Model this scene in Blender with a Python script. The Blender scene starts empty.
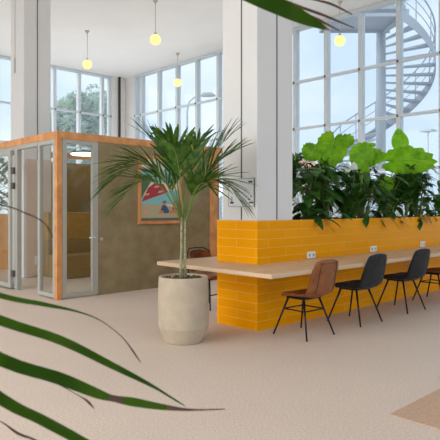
import bpy, bmesh, math, random
from mathutils import Vector, Matrix
R = math.radians
random.seed(7)
SC = bpy.context.scene
COL = SC.collection
AX = (math.cos(R(43.76)), math.sin(R(43.76)))

# ------------------------------------------------------------------ materials
def nodes(name):
    m = bpy.data.materials.new(name); m.use_nodes = True
    nt = m.node_tree
    return m, nt, nt.nodes['Principled BSDF']

def setp(b, **k):
    names = {'rough': 'Roughness', 'metal': 'Metallic', 'spec': 'Specular IOR Level', 'sheen': 'Sheen Weight', 'coat': 'Coat Weight',
             'trans': 'Transmission Weight', 'sub': 'Subsurface Weight'}
    for a, v in k.items():
        b.inputs[names[a]].default_value = v

def c4(c): return (c[0], c[1], c[2], 1)

def mat(name, col, rough=.5, metal=0, var=.0, scale=8, bump=0, bscale=60, col2=None, stretch=None, spec=.5, sheen=0, coords='Object', detail=4, lo=.35, hi=.65):
    m, nt, b = nodes(name)
    setp(b, rough=rough, metal=metal, spec=spec, sheen=sheen)
    b.inputs['Base Color'].default_value = c4(col)
    N, L = nt.nodes, nt.links
    tc = N.new('ShaderNodeTexCoord')
    src = tc.outputs[coords]
    if stretch:
        mp = N.new('ShaderNodeMapping'); mp.inputs['Scale'].default_value = stretch
        L.new(src, mp.inputs[0]); src = mp.outputs[0]
    if var or col2:
        n = N.new('ShaderNodeTexNoise'); n.inputs['Scale'].default_value = scale; n.inputs['Detail'].default_value = detail
        L.new(src, n.inputs['Vector'])
        r = N.new('ShaderNodeValToRGB')
        r.color_ramp.elements[0].position = lo; r.color_ramp.elements[1].position = hi
        c2 = col2 or tuple(x*(1+var) for x in col)
        c1 = col if col2 else tuple(x*(1-var) for x in col)
        r.color_ramp.elements[0].color = c4(c1); r.color_ramp.elements[1].color = c4(c2)
        L.new(n.outputs[0], r.inputs[0]); L.new(r.outputs[0], b.inputs['Base Color'])
    if bump:
        n2 = N.new('ShaderNodeTexNoise'); n2.inputs['Scale'].default_value = bscale; n2.inputs['Detail'].default_value = 3
        L.new(src, n2.inputs['Vector'])
        bp = N.new('ShaderNodeBump'); bp.inputs['Strength'].default_value = bump; bp.inputs['Distance'].default_value = .01
        L.new(n2.outputs[0], bp.inputs['Height']); L.new(bp.outputs[0], b.inputs['Normal'])
    return m

def emis(name, col, st):
    m, nt, b = nodes(name)
    b.inputs['Base Color'].default_value = c4(col)
    b.inputs['Emission Color'].default_value = c4(col); b.inputs['Emission Strength'].default_value = st
    return m

def glass(name, tint, refl=.06, dust_haze=0.0, dust_haze_col=(.8, .83, .85)):
    m = bpy.data.materials.new(name); m.use_nodes = True
    nt = m.node_tree; N, L = nt.nodes, nt.links
    N.remove(N['Principled BSDF'])
    out = N['Material Output']
    t = N.new('ShaderNodeBsdfTransparent'); t.inputs[0].default_value = c4(tint)
    g = N.new('ShaderNodeBsdfGlossy'); g.inputs['Roughness'].default_value = .01
    lw = N.new('ShaderNodeLayerWeight'); lw.inputs['Blend'].default_value = .5
    pw = N.new('ShaderNodeMath'); pw.operation = 'POWER'; pw.inputs[1].default_value = 5
    ma = N.new('ShaderNodeMath'); ma.operation = 'MULTIPLY_ADD'; ma.inputs[1].default_value = .93; ma.inputs[2].default_value = .02
    L.new(lw.outputs['Facing'], pw.inputs[0]); L.new(pw.outputs[0], ma.inputs[0])
    mx = N.new('ShaderNodeMixShader')
    L.new(ma.outputs[0], mx.inputs[0]); L.new(t.outputs[0], mx.inputs[1]); L.new(g.outputs[0], mx.inputs[2])
    last = mx
    if dust_haze:
        d = N.new('ShaderNodeBsdfTranslucent'); d.inputs[0].default_value = c4(dust_haze_col)
        m2 = N.new('ShaderNodeMixShader'); m2.inputs[0].default_value = dust_haze
        L.new(mx.outputs[0], m2.inputs[1]); L.new(d.outputs[0], m2.inputs[2]); last = m2
    L.new(last.outputs[0], out.inputs[0])
    return m

def leafmat(name, c1, c2, rough=.35, scale=14, trans=.35, spec=.3):
    m, nt, b = nodes(name)
    N, L = nt.nodes, nt.links
    tc = N.new('ShaderNodeTexCoord')
    n = N.new('ShaderNodeTexNoise'); n.inputs['Scale'].default_value = scale
    L.new(tc.outputs['Object'], n.inputs['Vector'])
    r = N.new('ShaderNodeValToRGB'); r.color_ramp.elements[0].position = .35; r.color_ramp.elements[1].position = .65
    r.color_ramp.elements[0].color = c4(c1); r.color_ramp.elements[1].color = c4(c2)
    L.new(n.outputs[0], r.inputs[0]); L.new(r.outputs[0], b.inputs['Base Color'])
    setp(b, rough=rough, spec=spec)
    tr = N.new('ShaderNodeBsdfTranslucent')
    mul = N.new('ShaderNodeMixRGB'); mul.blend_type = 'MULTIPLY'; mul.inputs[0].default_value = 1
    mul.inputs[2].default_value = (1.0, 1.25, .45, 1)
    L.new(r.outputs[0], mul.inputs[1]); L.new(mul.outputs[0], tr.inputs[0])
    mx = N.new('ShaderNodeMixShader'); mx.inputs[0].default_value = trans
    L.new(b.outputs[0], mx.inputs[1]); L.new(tr.outputs[0], mx.inputs[2])
    L.new(mx.outputs[0], N['Material Output'].inputs[0])
    return m

def tilemat(name):
    m, nt, b = nodes(name); N, L = nt.nodes, nt.links
    uv = N.new('ShaderNodeTexCoord')
    br = N.new('ShaderNodeTexBrick')
    br.inputs['Scale'].default_value = 1
    br.inputs['Brick Width'].default_value = .62; br.inputs['Row Height'].default_value = .104
    br.inputs['Mortar Size'].default_value = .0036; br.inputs['Mortar Smooth'].default_value = .3
    br.offset = .5
    br.inputs['Color1'].default_value = (.91, .37, .001, 1)
    br.inputs['Color2'].default_value = (.86, .335, .001, 1)
    br.inputs['Mortar'].default_value = (.93, .48, .07, 1)
    L.new(uv.outputs['UV'], br.inputs['Vector']); L.new(br.outputs['Color'], b.inputs['Base Color'])
    bp = N.new('ShaderNodeBump'); bp.inputs['Strength'].default_value = .35; bp.inputs['Distance'].default_value = .004; bp.invert = True
    L.new(br.outputs['Fac'], bp.inputs['Height'])
    n = N.new('ShaderNodeTexNoise'); n.inputs['Scale'].default_value = 3.2
    L.new(uv.outputs['UV'], n.inputs['Vector'])
    b2 = N.new('ShaderNodeBump'); b2.inputs['Strength'].default_value = .12; b2.inputs['Distance'].default_value = .02
    L.new(n.outputs[0], b2.inputs['Height']); L.new(b2.outputs[0], bp.inputs['Normal'])
    L.new(bp.outputs[0], b.inputs['Normal'])
    setp(b, rough=.22, spec=.12); b.inputs['Specular Tint'].default_value = (1, .62, .12, 1)
    return m

def floormat():
    m, nt, b = nodes('speckled_beige_floor'); N, L = nt.nodes, nt.links
    tc = N.new('ShaderNodeTexCoord')
    v = N.new('ShaderNodeTexNoise'); v.inputs['Scale'].default_value = 70; v.inputs['Detail'].default_value = 4
    L.new(tc.outputs['Object'], v.inputs['Vector'])
    r = N.new('ShaderNodeValToRGB'); e = r.color_ramp.elements
    e[0].position = .36; e[1].position = .68
    e[0].color = (.63, .51, .42, 1); e[1].color = (.79, .67, .575, 1)
    x = e.new(.5); x.color = (.715, .595, .50, 1)
    L.new(v.outputs[0], r.inputs[0])
    big = N.new('ShaderNodeTexNoise'); big.inputs['Scale'].default_value = .9; big.inputs['Detail'].default_value = 2
    L.new(tc.outputs['Object'], big.inputs['Vector'])
    mx = N.new('ShaderNodeMixRGB'); mx.blend_type = 'MULTIPLY'
    r2 = N.new('ShaderNodeValToRGB'); r2.color_ramp.elements[0].color = (.93, .93, .93, 1); r2.color_ramp.elements[1].color = (1.04, 1.04, 1.05, 1)
    L.new(big.outputs[0], r2.inputs[0])
    mx.inputs[0].default_value = 1
    L.new(r.outputs[0], mx.inputs[1]); L.new(r2.outputs[0], mx.inputs[2])
    L.new(mx.outputs[0], b.inputs['Base Color'])
    setp(b, rough=.55, spec=.35)
    return m

def woodmat(name, c1, c2, rough=.45, sx=(1, 14, 14), scale=2.5):
    m, nt, b = nodes(name); N, L = nt.nodes, nt.links
    tc = N.new('ShaderNodeTexCoord'); mp = N.new('ShaderNodeMapping'); mp.inputs['Scale'].default_value = sx
    L.new(tc.outputs['Object'], mp.inputs[0])
    n = N.new('ShaderNodeTexNoise'); n.inputs['Scale'].default_value = scale; n.inputs['Detail'].default_value = 6; n.inputs['Distortion'].default_value = .4
    L.new(mp.outputs[0], n.inputs['Vector'])
    r = N.new('ShaderNodeValToRGB'); r.color_ramp.elements[0].position = .32; r.color_ramp.elements[1].position = .68
    r.color_ramp.elements[0].color = c4(c1); r.color_ramp.elements[1].color = c4(c2)
    L.new(n.outputs[0], r.inputs[0]); L.new(r.outputs[0], b.inputs['Base Color'])
    setp(b, rough=rough)
    return m

def deskmat():
    m, nt, b = nodes('oak_butcher_block'); N, L = nt.nodes, nt.links
    tc = N.new('ShaderNodeTexCoord')
    br = N.new('ShaderNodeTexBrick'); br.inputs['Scale'].default_value = 1
    br.inputs['Brick Width'].default_value = .85; br.inputs['Row Height'].default_value = .045; br.inputs['Mortar Size'].default_value = .0006
    br.inputs['Color1'].default_value = (.74, .54, .36, 1); br.inputs['Color2'].default_value = (.62, .43, .27, 1)
    br.inputs['Mortar'].default_value = (.42, .28, .17, 1)
    L.new(tc.outputs['UV'], br.inputs['Vector'])
    mp = N.new('ShaderNodeMapping'); mp.inputs['Scale'].default_value = (3, 60, 1); L.new(tc.outputs['UV'], mp.inputs[0])
    n = N.new('ShaderNodeTexNoise'); n.inputs['Scale'].default_value = 2; n.inputs['Detail'].default_value = 5
    L.new(mp.outputs[0], n.inputs['Vector'])
    r = N.new('ShaderNodeValToRGB'); r.color_ramp.elements[0].color = (.82, .8, .78, 1); r.color_ramp.elements[1].color = (1.12, 1.12, 1.12, 1)
    L.new(n.outputs[0], r.inputs[0])
    mx = N.new('ShaderNodeMixRGB'); mx.blend_type = 'MULTIPLY'; mx.inputs[0].default_value = 1
    L.new(br.outputs[0], mx.inputs[1]); L.new(r.outputs[0], mx.inputs[2]); L.new(mx.outputs[0], b.inputs['Base Color'])
    setp(b, rough=.42)
    return m

M = dict(
    white=mat('white_painted_plaster', (.77, .765, .75), .85, bump=.05, bscale=30, var=.015, scale=2),
    ceil=mat('white_ceiling_paint', (.75, .755, .745), .9, var=.012, scale=1.2),
    floor=floormat(), tile=tilemat('glossy_yellow_tile'), desk=deskmat(),
    rug=mat('terracotta_mat', (.56, .38, .265), .95, var=.12, scale=90, bump=.3, bscale=250),
    olive=mat('olive_plaster', (.245, .195, .095), .9, col2=(.33, .27, .155), scale=3.5, bump=.5, bscale=22, detail=7),
    pine=woodmat('pine_timber', (.58, .23, .065), (.78, .38, .135), .5, (1.2, 1.2, 1.2), 4),
    alu=mat('pale_grey_aluminium', (.45, .46, .42), .45, .15),
    win=mat('grey_window_frame', (.60, .655, .68), .5, .1),
    winclip=mat('dark_window_joint', (.09, .09, .085), .6),
    glass=glass('clear_window_glass', (.985, .992, .995), dust_haze=.06, dust_haze_col=(.85, .92, 1.0)),  # film of dust doubles as pale haze over the outdoor view
    bglass=glass('booth_glass', (.965, .98, .965), dust_haze=.01),
    pot=mat('beige_stone_pot', (.50, .41, .30), .8, var=.06, scale=9, bump=.12, bscale=45),
    soil=mat('dark_soil', (.045, .03, .02), .95, var=.5, scale=60, bump=.8, bscale=80),
    bark=mat('potting_bark', (.16, .10, .06), .95, var=.6, scale=70, bump=1, bscale=90),
    black=mat('black_powder_coated_metal', (.012, .012, .013), .42, .3),
    velvet=mat('charcoal_velvet', (.013, .0125, .0135), .85, var=.45, scale=14, sheen=.08),
    leather=mat('tan_leather', (.25, .08, .02), .5, var=.22, scale=10, bump=.08, bscale=160),
    seam=mat('dark_leather_seam', (.035, .014, .008), .6),
    vseam=mat('grey_velvet_seam', (.055, .053, .055), .8),
    steel=mat('brushed_steel', (.55, .53, .49), .35, .9),
    plastic=mat('white_plastic', (.82, .81, .79), .35),
    dark=mat('dark_plastic', (.03, .03, .03), .5),
    globe=emis('warm_opal_glass', (1.0, .74, .24), .86),
    ringlight=emis('lit_ring_diffuser', (1.0, .88, .62), 2.2),
    mustard=mat('mustard_upholstery', (.40, .23, .045), .9, var=.1, scale=20),
    brown=mat('brown_felt_panel', (.31, .195, .06), .95, var=.08, scale=25),
    palm=leafmat('palm_green', (.022, .080, .008), (.100, .205, .028), .32),
    palmstem=mat('palm_stem', (.20, .23, .08), .55, col2=(.42, .38, .25), scale=22, stretch=(1, 1, 3)),
    rachis=mat('palm_rachis', (.16, .23, .05), .5),
    fg=leafmat('broad_palm_blade', (.022, .062, .003), (.048, .105, .007), .5, 9, .2, .1),
    fgdry=mat('dry_brown_blade', (.085, .045, .025), .7, var=.3, scale=30),
    fgtip=mat('withered_pink_tip', (.30, .11, .075), .7),
    darkleaf=leafmat('dark_glossy_leaf', (.018, .070, .010), (.060, .165, .026), .28, 12, .22),
    midleaf=leafmat('mid_green_leaf', (.030, .100, .012), (.070, .19, .025), .35, 12, .3),
    alo=leafmat('bright_lime_leaf', (.13, .34, .004), (.27, .54, .010), .38, 7, .42),
    alovein=mat('pale_leaf_vein', (.30, .56, .08), .45),
    yleaf=leafmat('yellowing_leaf', (.45, .22, .02), (.58, .33, .04), .5, 9, .3),
    spathe=mat('white_spathe', (.85, .86, .80), .6),
    stairs=mat('pale_grey_steel', (.40, .45, .51), .6, .0),
    brick=mat('red_roof_tile', (.62, .30, .20), .85, var=.12, scale=6),
    render=mat('cream_render', (.72, .68, .62), .9),
    tree=leafmat('haze_painted_tree_leaf', (.33, .39, .38), (.48, .54, .52), .8, .4, .3),  # distance haze is painted into the pale leaf colour
    trunk=mat('grey_bark', (.16, .15, .14), .9, var=.2),
    bounce=mat('bounce_ground', (.58, .57, .55), .95, var=.06, scale=.4),  # paleness set high to bounce daylight up onto the ceiling
    p_sky=mat('poster_pale', (.78, .72, .52), .6), p_sea=mat('poster_sea', (.25, .60, .62), .6), p_red=mat('poster_red', (.42, .045, .05), .6),
    p_pink=mat('poster_pink', (.75, .36, .32), .6), p_sand=mat('poster_sand', (.50, .47, .30), .6), p_navy=mat('poster_navy', (.05, .10, .22), .6),
    p_skin=mat('poster_skin', (.60, .27, .14), .6), p_green=mat('poster_green', (.07, .17, .09), .6), p_strip=mat('poster_caption_strip', (.13, .15, .14), .6),
    paper=mat('white_paper', (.72, .77, .79), .5), ink=mat('black_ink', (.02, .03, .05), .6), inkblue=mat('blue_ink', (.16, .30, .45), .6),
)

# ------------------------------------------------------------------ mesh building
class MB:
    def __init__(s):
        s.bm = bmesh.new(); s.mi = 0
    def _mark(s, faces, smooth=False):
        for f in faces:
            f.material_index = s.mi; f.smooth = smooth
    def box(s, a, b, bev=0.0, rot=None, seg=2):
        lo = Vector([min(a[i], b[i]) for i in range(3)]); hi = Vector([max(a[i], b[i]) for i in range(3)])
        ce = (lo+hi)/2; sz = hi-lo
        t = bmesh.new()
        bmesh.ops.create_cube(t, size=1)
        bmesh.ops.scale(t, vec=sz, verts=t.verts)
        if bev:
            bmesh.ops.bevel(t, geom=t.edges[:]+t.verts[:], offset=min(bev, min(sz)*.45), segments=seg, affect='EDGES', profile=.5)
        if rot is not None: bmesh.ops.transform(t, matrix=rot, verts=t.verts)
        bmesh.ops.translate(t, vec=ce, verts=t.verts)
        s._merge(t, bool(bev)); return s
    def _merge(s, t, smooth=False):
        mp = {}
        for v in t.verts: mp[v] = s.bm.verts.new(v.co)
        for f in t.faces:
            try:
                n = s.bm.faces.new([mp[v] for v in f.verts]); n.material_index = s.mi; n.smooth = False
            except ValueError: pass
        t.free()
    def tube(s, pts, r, n=10, cap=True):
        pts = [Vector(p) for p in pts]
        rs = r if isinstance(r, (list, tuple)) else [r]*len(pts)
        rings = []; prev = None
        for i, p in enumerate(pts):
            d = (pts[min(i+1, len(pts)-1)]-pts[max(i-1, 0)])
            if d.length < 1e-9: d = Vector((0, 0, 1))
            d.normalize()
            if prev is None:
                u = d.orthogonal().normalized()
            else:
                u = (prev - d*prev.dot(d))
                u = u.normalized() if u.length > 1e-6 else d.orthogonal().normalized()
            prev = u; w = d.cross(u)
            rings.append([s.bm.verts.new(p+(u*math.cos(2*math.pi*k/n)+w*math.sin(2*math.pi*k/n))*rs[i]) for k in range(n)])
        fs = []
        for a, b in zip(rings, rings[1:]):
            for k in range(n): fs.append(s.bm.faces.new((a[k], a[(k+1) % n], b[(k+1) % n], b[k])))
        s._mark(fs, True)
        if cap:
            s._mark([s.bm.faces.new(rings[0][::-1]), s.bm.faces.new(rings[-1])])
        return s
    def lathe(s, prof, ce=(0, 0, 0), n=40, smooth=True):
        ce = Vector(ce); rings = []
        for r, z in prof:
            if r < 1e-5: rings.append([s.bm.verts.new(ce+Vector((0, 0, z)))])
            else: rings.append([s.bm.verts.new(ce+Vector((r*math.cos(2*math.pi*k/n), r*math.sin(2*math.pi*k/n), z))) for k in range(n)])
        fs = []
        for a, b in zip(rings, rings[1:]):
            for k in range(n):
                k2 = (k+1) % n
                if len(a) == 1 and len(b) == 1: continue
                if len(a) == 1: fs.append(s.bm.faces.new((a[0], b[k2], b[k])))
                elif len(b) == 1: fs.append(s.bm.faces.new((a[k], a[k2], b[0])))
                else: fs.append(s.bm.faces.new((a[k], a[k2], b[k2], b[k])))
        s._mark(fs, smooth); return s
    def poly(s, pts):
        s._mark([s.bm.faces.new([s.bm.verts.new(p) for p in pts])]); return s
    def prism(s, pts, d):
        d = Vector(d); a = [s.bm.verts.new(Vector(p)) for p in pts]; b = [s.bm.verts.new(Vector(p)+d) for p in pts]
        fs = [s.bm.faces.new(a[::-1]), s.bm.faces.new(b)]
        k = len(a)
        for i in range(k): fs.append(s.bm.faces.new((a[i], a[(i+1) % k], b[(i+1) % k], b[i])))
        s._mark(fs); return s
    def strip(s, pts, ws, normal, fold=.25):
        """blade: a folded strip along pts with half widths ws"""
        pts = [Vector(p) for p in pts]; nrm = Vector(normal)
        rows = []
        for i, p in enumerate(pts):
            t = (pts[min(i+1, len(pts)-1)]-pts[max(i-1, 0)])
            if t.length < 1e-9: t = Vector((0, 0, 1))
            t.normalize()
            u = t.cross(nrm)
            u = u.normalized() if u.length > 1e-5 else t.orthogonal().normalized()
            up = u.cross(t); w = ws[i]
            rows.append([s.bm.verts.new(p-u*w+up*w*fold), s.bm.verts.new(p), s.bm.verts.new(p+u*w+up*w*fold)])
        fs = []
        for a, b in zip(rows, rows[1:]):
            for k in (0, 1): fs.append(s.bm.faces.new((a[k], a[k+1], b[k+1], b[k])))
        s._mark(fs, True); return s
    def grid(s, rows, smooth=True):
        vs = [[s.bm.verts.new(p) for p in r] for r in rows]; fs = []
        for a, b in zip(vs, vs[1:]):
            for k in range(len(a)-1): fs.append(s.bm.faces.new((a[k], a[k+1], b[k+1], b[k])))
        s._mark(fs, smooth); return s
    def build(s, name, mats, parent=None, loc=None, recalc=True, uv=False):
        if recalc: bmesh.ops.recalc_face_normals(s.bm, faces=s.bm.faces[:])
        s.bm.normal_update()
        if uv:
            ul = s.bm.loops.layers.uv.new('UVMap')
            for f in s.bm.faces:
                n = f.normal; ax = max(range(3), key=lambda i: abs(n[i]))
                for l in f.loops:
                    co = l.vert.co
                    l[ul].uv = (co.y, co.z) if ax == 0 else (co.x, co.z) if ax == 1 else (co.x, co.y)
        me = bpy.data.meshes.new(name); s.bm.to_mesh(me); s.bm.free()
        for m_ in (mats if isinstance(mats, (list, tuple)) else [mats]): me.materials.append(m_)
        o = bpy.data.objects.new(name, me); COL.objects.link(o)
        if parent is not None: o.parent = parent
        if loc is not None: o.location = loc
        return o

def empty(name, loc=(0, 0, 0), rz=0):
    o = bpy.data.objects.new(name, None); o.empty_display_size = .1
    COL.objects.link(o); o.location = loc; o.rotation_euler = (0, 0, rz); return o
def tag(o, label=None, cat=None, group=None, kind=None):
    for k, v in (('label', label), ('category', cat), ('group', group), ('kind', kind)):
        if v: o[k] = v
    return o
def struct(o): o['kind'] = 'structure'; return o
def copy_tree(o, parent=None):
    c = o.copy(); COL.objects.link(c)
    if parent is not None: c.parent = parent
    for ch in list(o.children): copy_tree(ch, c)
    return c
def bez(a, b, c, n):
    a, b, c = Vector(a), Vector(b), Vector(c)
    return [a*(1-t)**2+b*2*t*(1-t)+c*t*t for t in [i/n for i in range(n+1)]]

# ------------------------------------------------------------------ room shell
HC = 6.35; XW = 11.95; YW = 17.8
X0, Y0 = -9.0, -7.0
struct(MB().box((X0, Y0, -.12), (XW+.3, YW+.3, 0)).build('floor', M['floor']))
struct(MB().box((X0, Y0, HC), (XW+.3, YW+.3, HC+.25)).build('ceiling', M['ceil']))
# right-hand window wall (runs along Y): low parapet and head
wr = struct(MB().box((XW, Y0, 0), (XW+.3, YW+.3, .55)).box((XW, 17.12, .55), (XW+.3, YW+.3, HC)).build('wall_right', M['white']))
wb = struct(MB().box((X0, YW, 0), (XW, YW+.3, .55)).box((11.37, YW-.06, .55), (XW, YW+.3, HC)).box((X0, YW, .55), (2.0, YW+.3, HC)).build('wall_back', M['white']))

def window_wall(name, along, base, ms, zs, lo, hi):
    """glazing in a wall: along 'y' stands at x=base, along 'x' at y=base"""
    def B(mb, a0, a1, z0, z1, d0, d1, bev=0):
        if along == 'y': mb.box((base+d0, a0, z0), (base+d1, a1, z1), bev)
        else: mb.box((a0, base+d0, z0), (a1, base+d1, z1), bev)
    root = empty(name, (0, 0, 0)); struct(root)
    for m in ms:
        mb = MB(); B(mb, m-.055, m+.055, .55, HC-.02, .02, .17); mb.build('mullion', M['win'], root)
    for z in zs:
        mb = MB(); B(mb, lo, hi, z-.032, z+.032, -.015, .08); mb.build('rail', M['win'], root)
        jb = MB()
        for m in ms: B(jb, m-.022, m+.022, z-.03, z+.03, -.03, -.012)
        jb.build('joint', M['winclip'], root)
    mb = MB(); B(mb, lo, hi, HC-.075, HC-.005, -.03, .17); mb.build('head_rail', M['win'], root)
    edges = sorted(ms)
    for a0, a1 in zip(edges, edges[1:]):
        p = MB(); B(p, a0, a1, .55, HC-.05, .085, .095); p.build('pane', M['glass'], root)
    return root
ys = [17.09, 16.72] + [16.72-1.028*i for i in range(1, 19)]
window_wall('window_1', 'y', XW, ys, (1.0, 2.3, 3.56, 4.84), ys[-1], 17.1)
xs = [11.34, 11.02, 10.06, 9.10] + [9.10-.99*i for i in range(1, 8)]
window_wall('window_2', 'x', YW, xs, (1.0, 2.3, 3.56, 4.84), xs[-1], 11.36)

def pillar(x0, y0, x1, y1):
    p = MB().box((x0, y0, 0), (x1, y1, HC), .012).build('pillar', M['white']); struct(p); return p
p0 = pillar(4.63, 4.225, 5.275, 4.795)
p1 = pillar(4.755, 10.63, 5.335, 11.26)
pillar(11.35, 10.63, 11.93, 11.26)
pillar(11.30, 4.22, 11.93, 4.79)
MB().box((4.622, 4.463, 1.26), (4.630, 4.475, HC)).build('dark_seam', M['winclip'], p0)  # thin dark strip along the pillar seam
MB().box((4.612, 4.452, 6.02), (4.630, 4.486, 6.10), .004).build('cable_clip', M['plastic'], p0)
MB().box((4.967, 4.217, 1.26), (4.978, 4.225, HC)).build('dark_seam', M['winclip'], p0)
MB().box((5.035, 10.620, 0), (5.048, 10.630, HC)).build('dark_seam', M['winclip'], p1)
MB().box((4.735, 11.00, 4.16), (4.755, 11.06, 4.46), .006).build('switch_box', M['steel'], p1)
MB().box((4.747, 11.024, 4.46), (4.755, 11.036, HC)).build('cable_duct', M['steel'], p1)
# dark down-pipe in the far corner
dp = MB().tube([(11.655, YW-.125, .0), (11.655, YW-.125, HC)], .045, 12).build('drain_pipe', M['dark'])
tag(dp, 'thin black vertical drain pipe in the far white corner between two windows', 'pipe')

# ------------------------------------------------------------------ yellow tiled counter with its worktop
CX0, CX1, CY0, CY1, CZ = 4.615, 11.2, 4.207, 4.872, 1.252
def tiled_counter(x0, x1, y0, y1, z, soilx, label, ctag=None):
    root = empty('planter_counter', ((x0+x1)/2, (y0+y1)/2, 0))
    ox, oy = root.location.x, root.location.y
    w = .014
    b = MB()
    outer = [(x0, y0), (x1, y0), (x1, y1), (x0, y1)]; inner = [(x0+w, y0+w), (x1-w, y0+w), (x1-w, y1-w), (x0+w, y1-w)]
    vs = {}
    for nm, ring in (('o', outer), ('i', inner)):
        for zz in (0, z):
            vs[nm, zz] = [b.bm.verts.new((p[0]-ox, p[1]-oy, zz)) for p in ring]
    for k in range(4):
        j = (k+1) % 4
        b.bm.faces.new((vs['o', 0][k], vs['o', 0][j], vs['o', z][j], vs['o', z][k]))
        b.bm.faces.new((vs['i', 0][j], vs['i', 0][k], vs['i', z][k], vs['i', z][j]))
        b.bm.faces.new((vs['o', z][k], vs['o', z][j], vs['i', z][j], vs['i', z][k]))
        b.bm.faces.new((vs['o', 0][j], vs['o', 0][k], vs['i', 0][k], vs['i', 0][j]))
    b.build('tiled_body', M['tile'], root, uv=True, recalc=False)
    s = MB().box((soilx-ox, y0+w-oy, z-.16), (x1-w-ox, y1-w-oy, z-.07)).build('soil', M['soil'], root)
    s['label'] = 'dark planting soil'
    tag(root, label, 'counter'); return root
ctr = tiled_counter(CX0, CX1, CY0, CY1, CZ, 5.29, 'long yellow tiled counter with plants on top, running behind the row of chairs')
cloc = ctr.location
for x in (5.61, 7.09, 8.61):
    s = MB().box((x-.085-cloc.x, CY0-.013-cloc.y, .765), (x+.085-cloc.x, CY0-cloc.y, .85), .006).build('power_socket', M['plastic'], ctr)
    s['label'] = 'white double power socket'
    for dx in (-.04, .04):
        MB().tube([(x+dx-cloc.x, CY0-.0145-cloc.y, .8075), (x+dx-cloc.x, CY0-.0125-cloc.y, .8075)], .021, 16).build('socket_hole', M['alu'], s)
# U shaped oak worktop fixed round the end of the counter
DX0, DY0, DY1, DZ, DT = 4.015, 3.475, 5.29, .757, .045
wt = MB()
ring = [(DX0, DY0), (CX1, DY0), (CX1, CY0), (CX0, CY0), (CX0, CY1), (CX1, CY1), (CX1, DY1), (DX0, DY1)]
wt.prism([(x, y, DZ-DT) for x, y in ring], (0, 0, DT))
bmesh.ops.bevel(wt.bm, geom=[e for e in wt.bm.edges], offset=.004, segments=1, affect='EDGES')
wto = wt.build('worktop', M['desk'], uv=True)
tag(wto, 'pale oak worktop wrapped around the end of the yellow tiled counter', 'worktop')
for x in (5.4, 6.5, 7.6, 8.7, 9.8):
    MB().box((x-.02, CY0-.42, DZ-DT-.03), (x+.02, CY0-.001, DZ-DT), 0).build('bracket', M['black'], wto)
    MB().box((x-.02, CY1+.001, DZ-DT-.03), (x+.02, CY1+.3, DZ-DT), 0).build('bracket', M['black'], wto)

# floor mat
rug = MB().box((3.397, .1, 0), (6.4, 1.89, .006)).build('floor_mat', M['rug'])
tag(rug, 'flat terracotta brown floor mat lying on the beige floor', 'mat')

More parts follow.
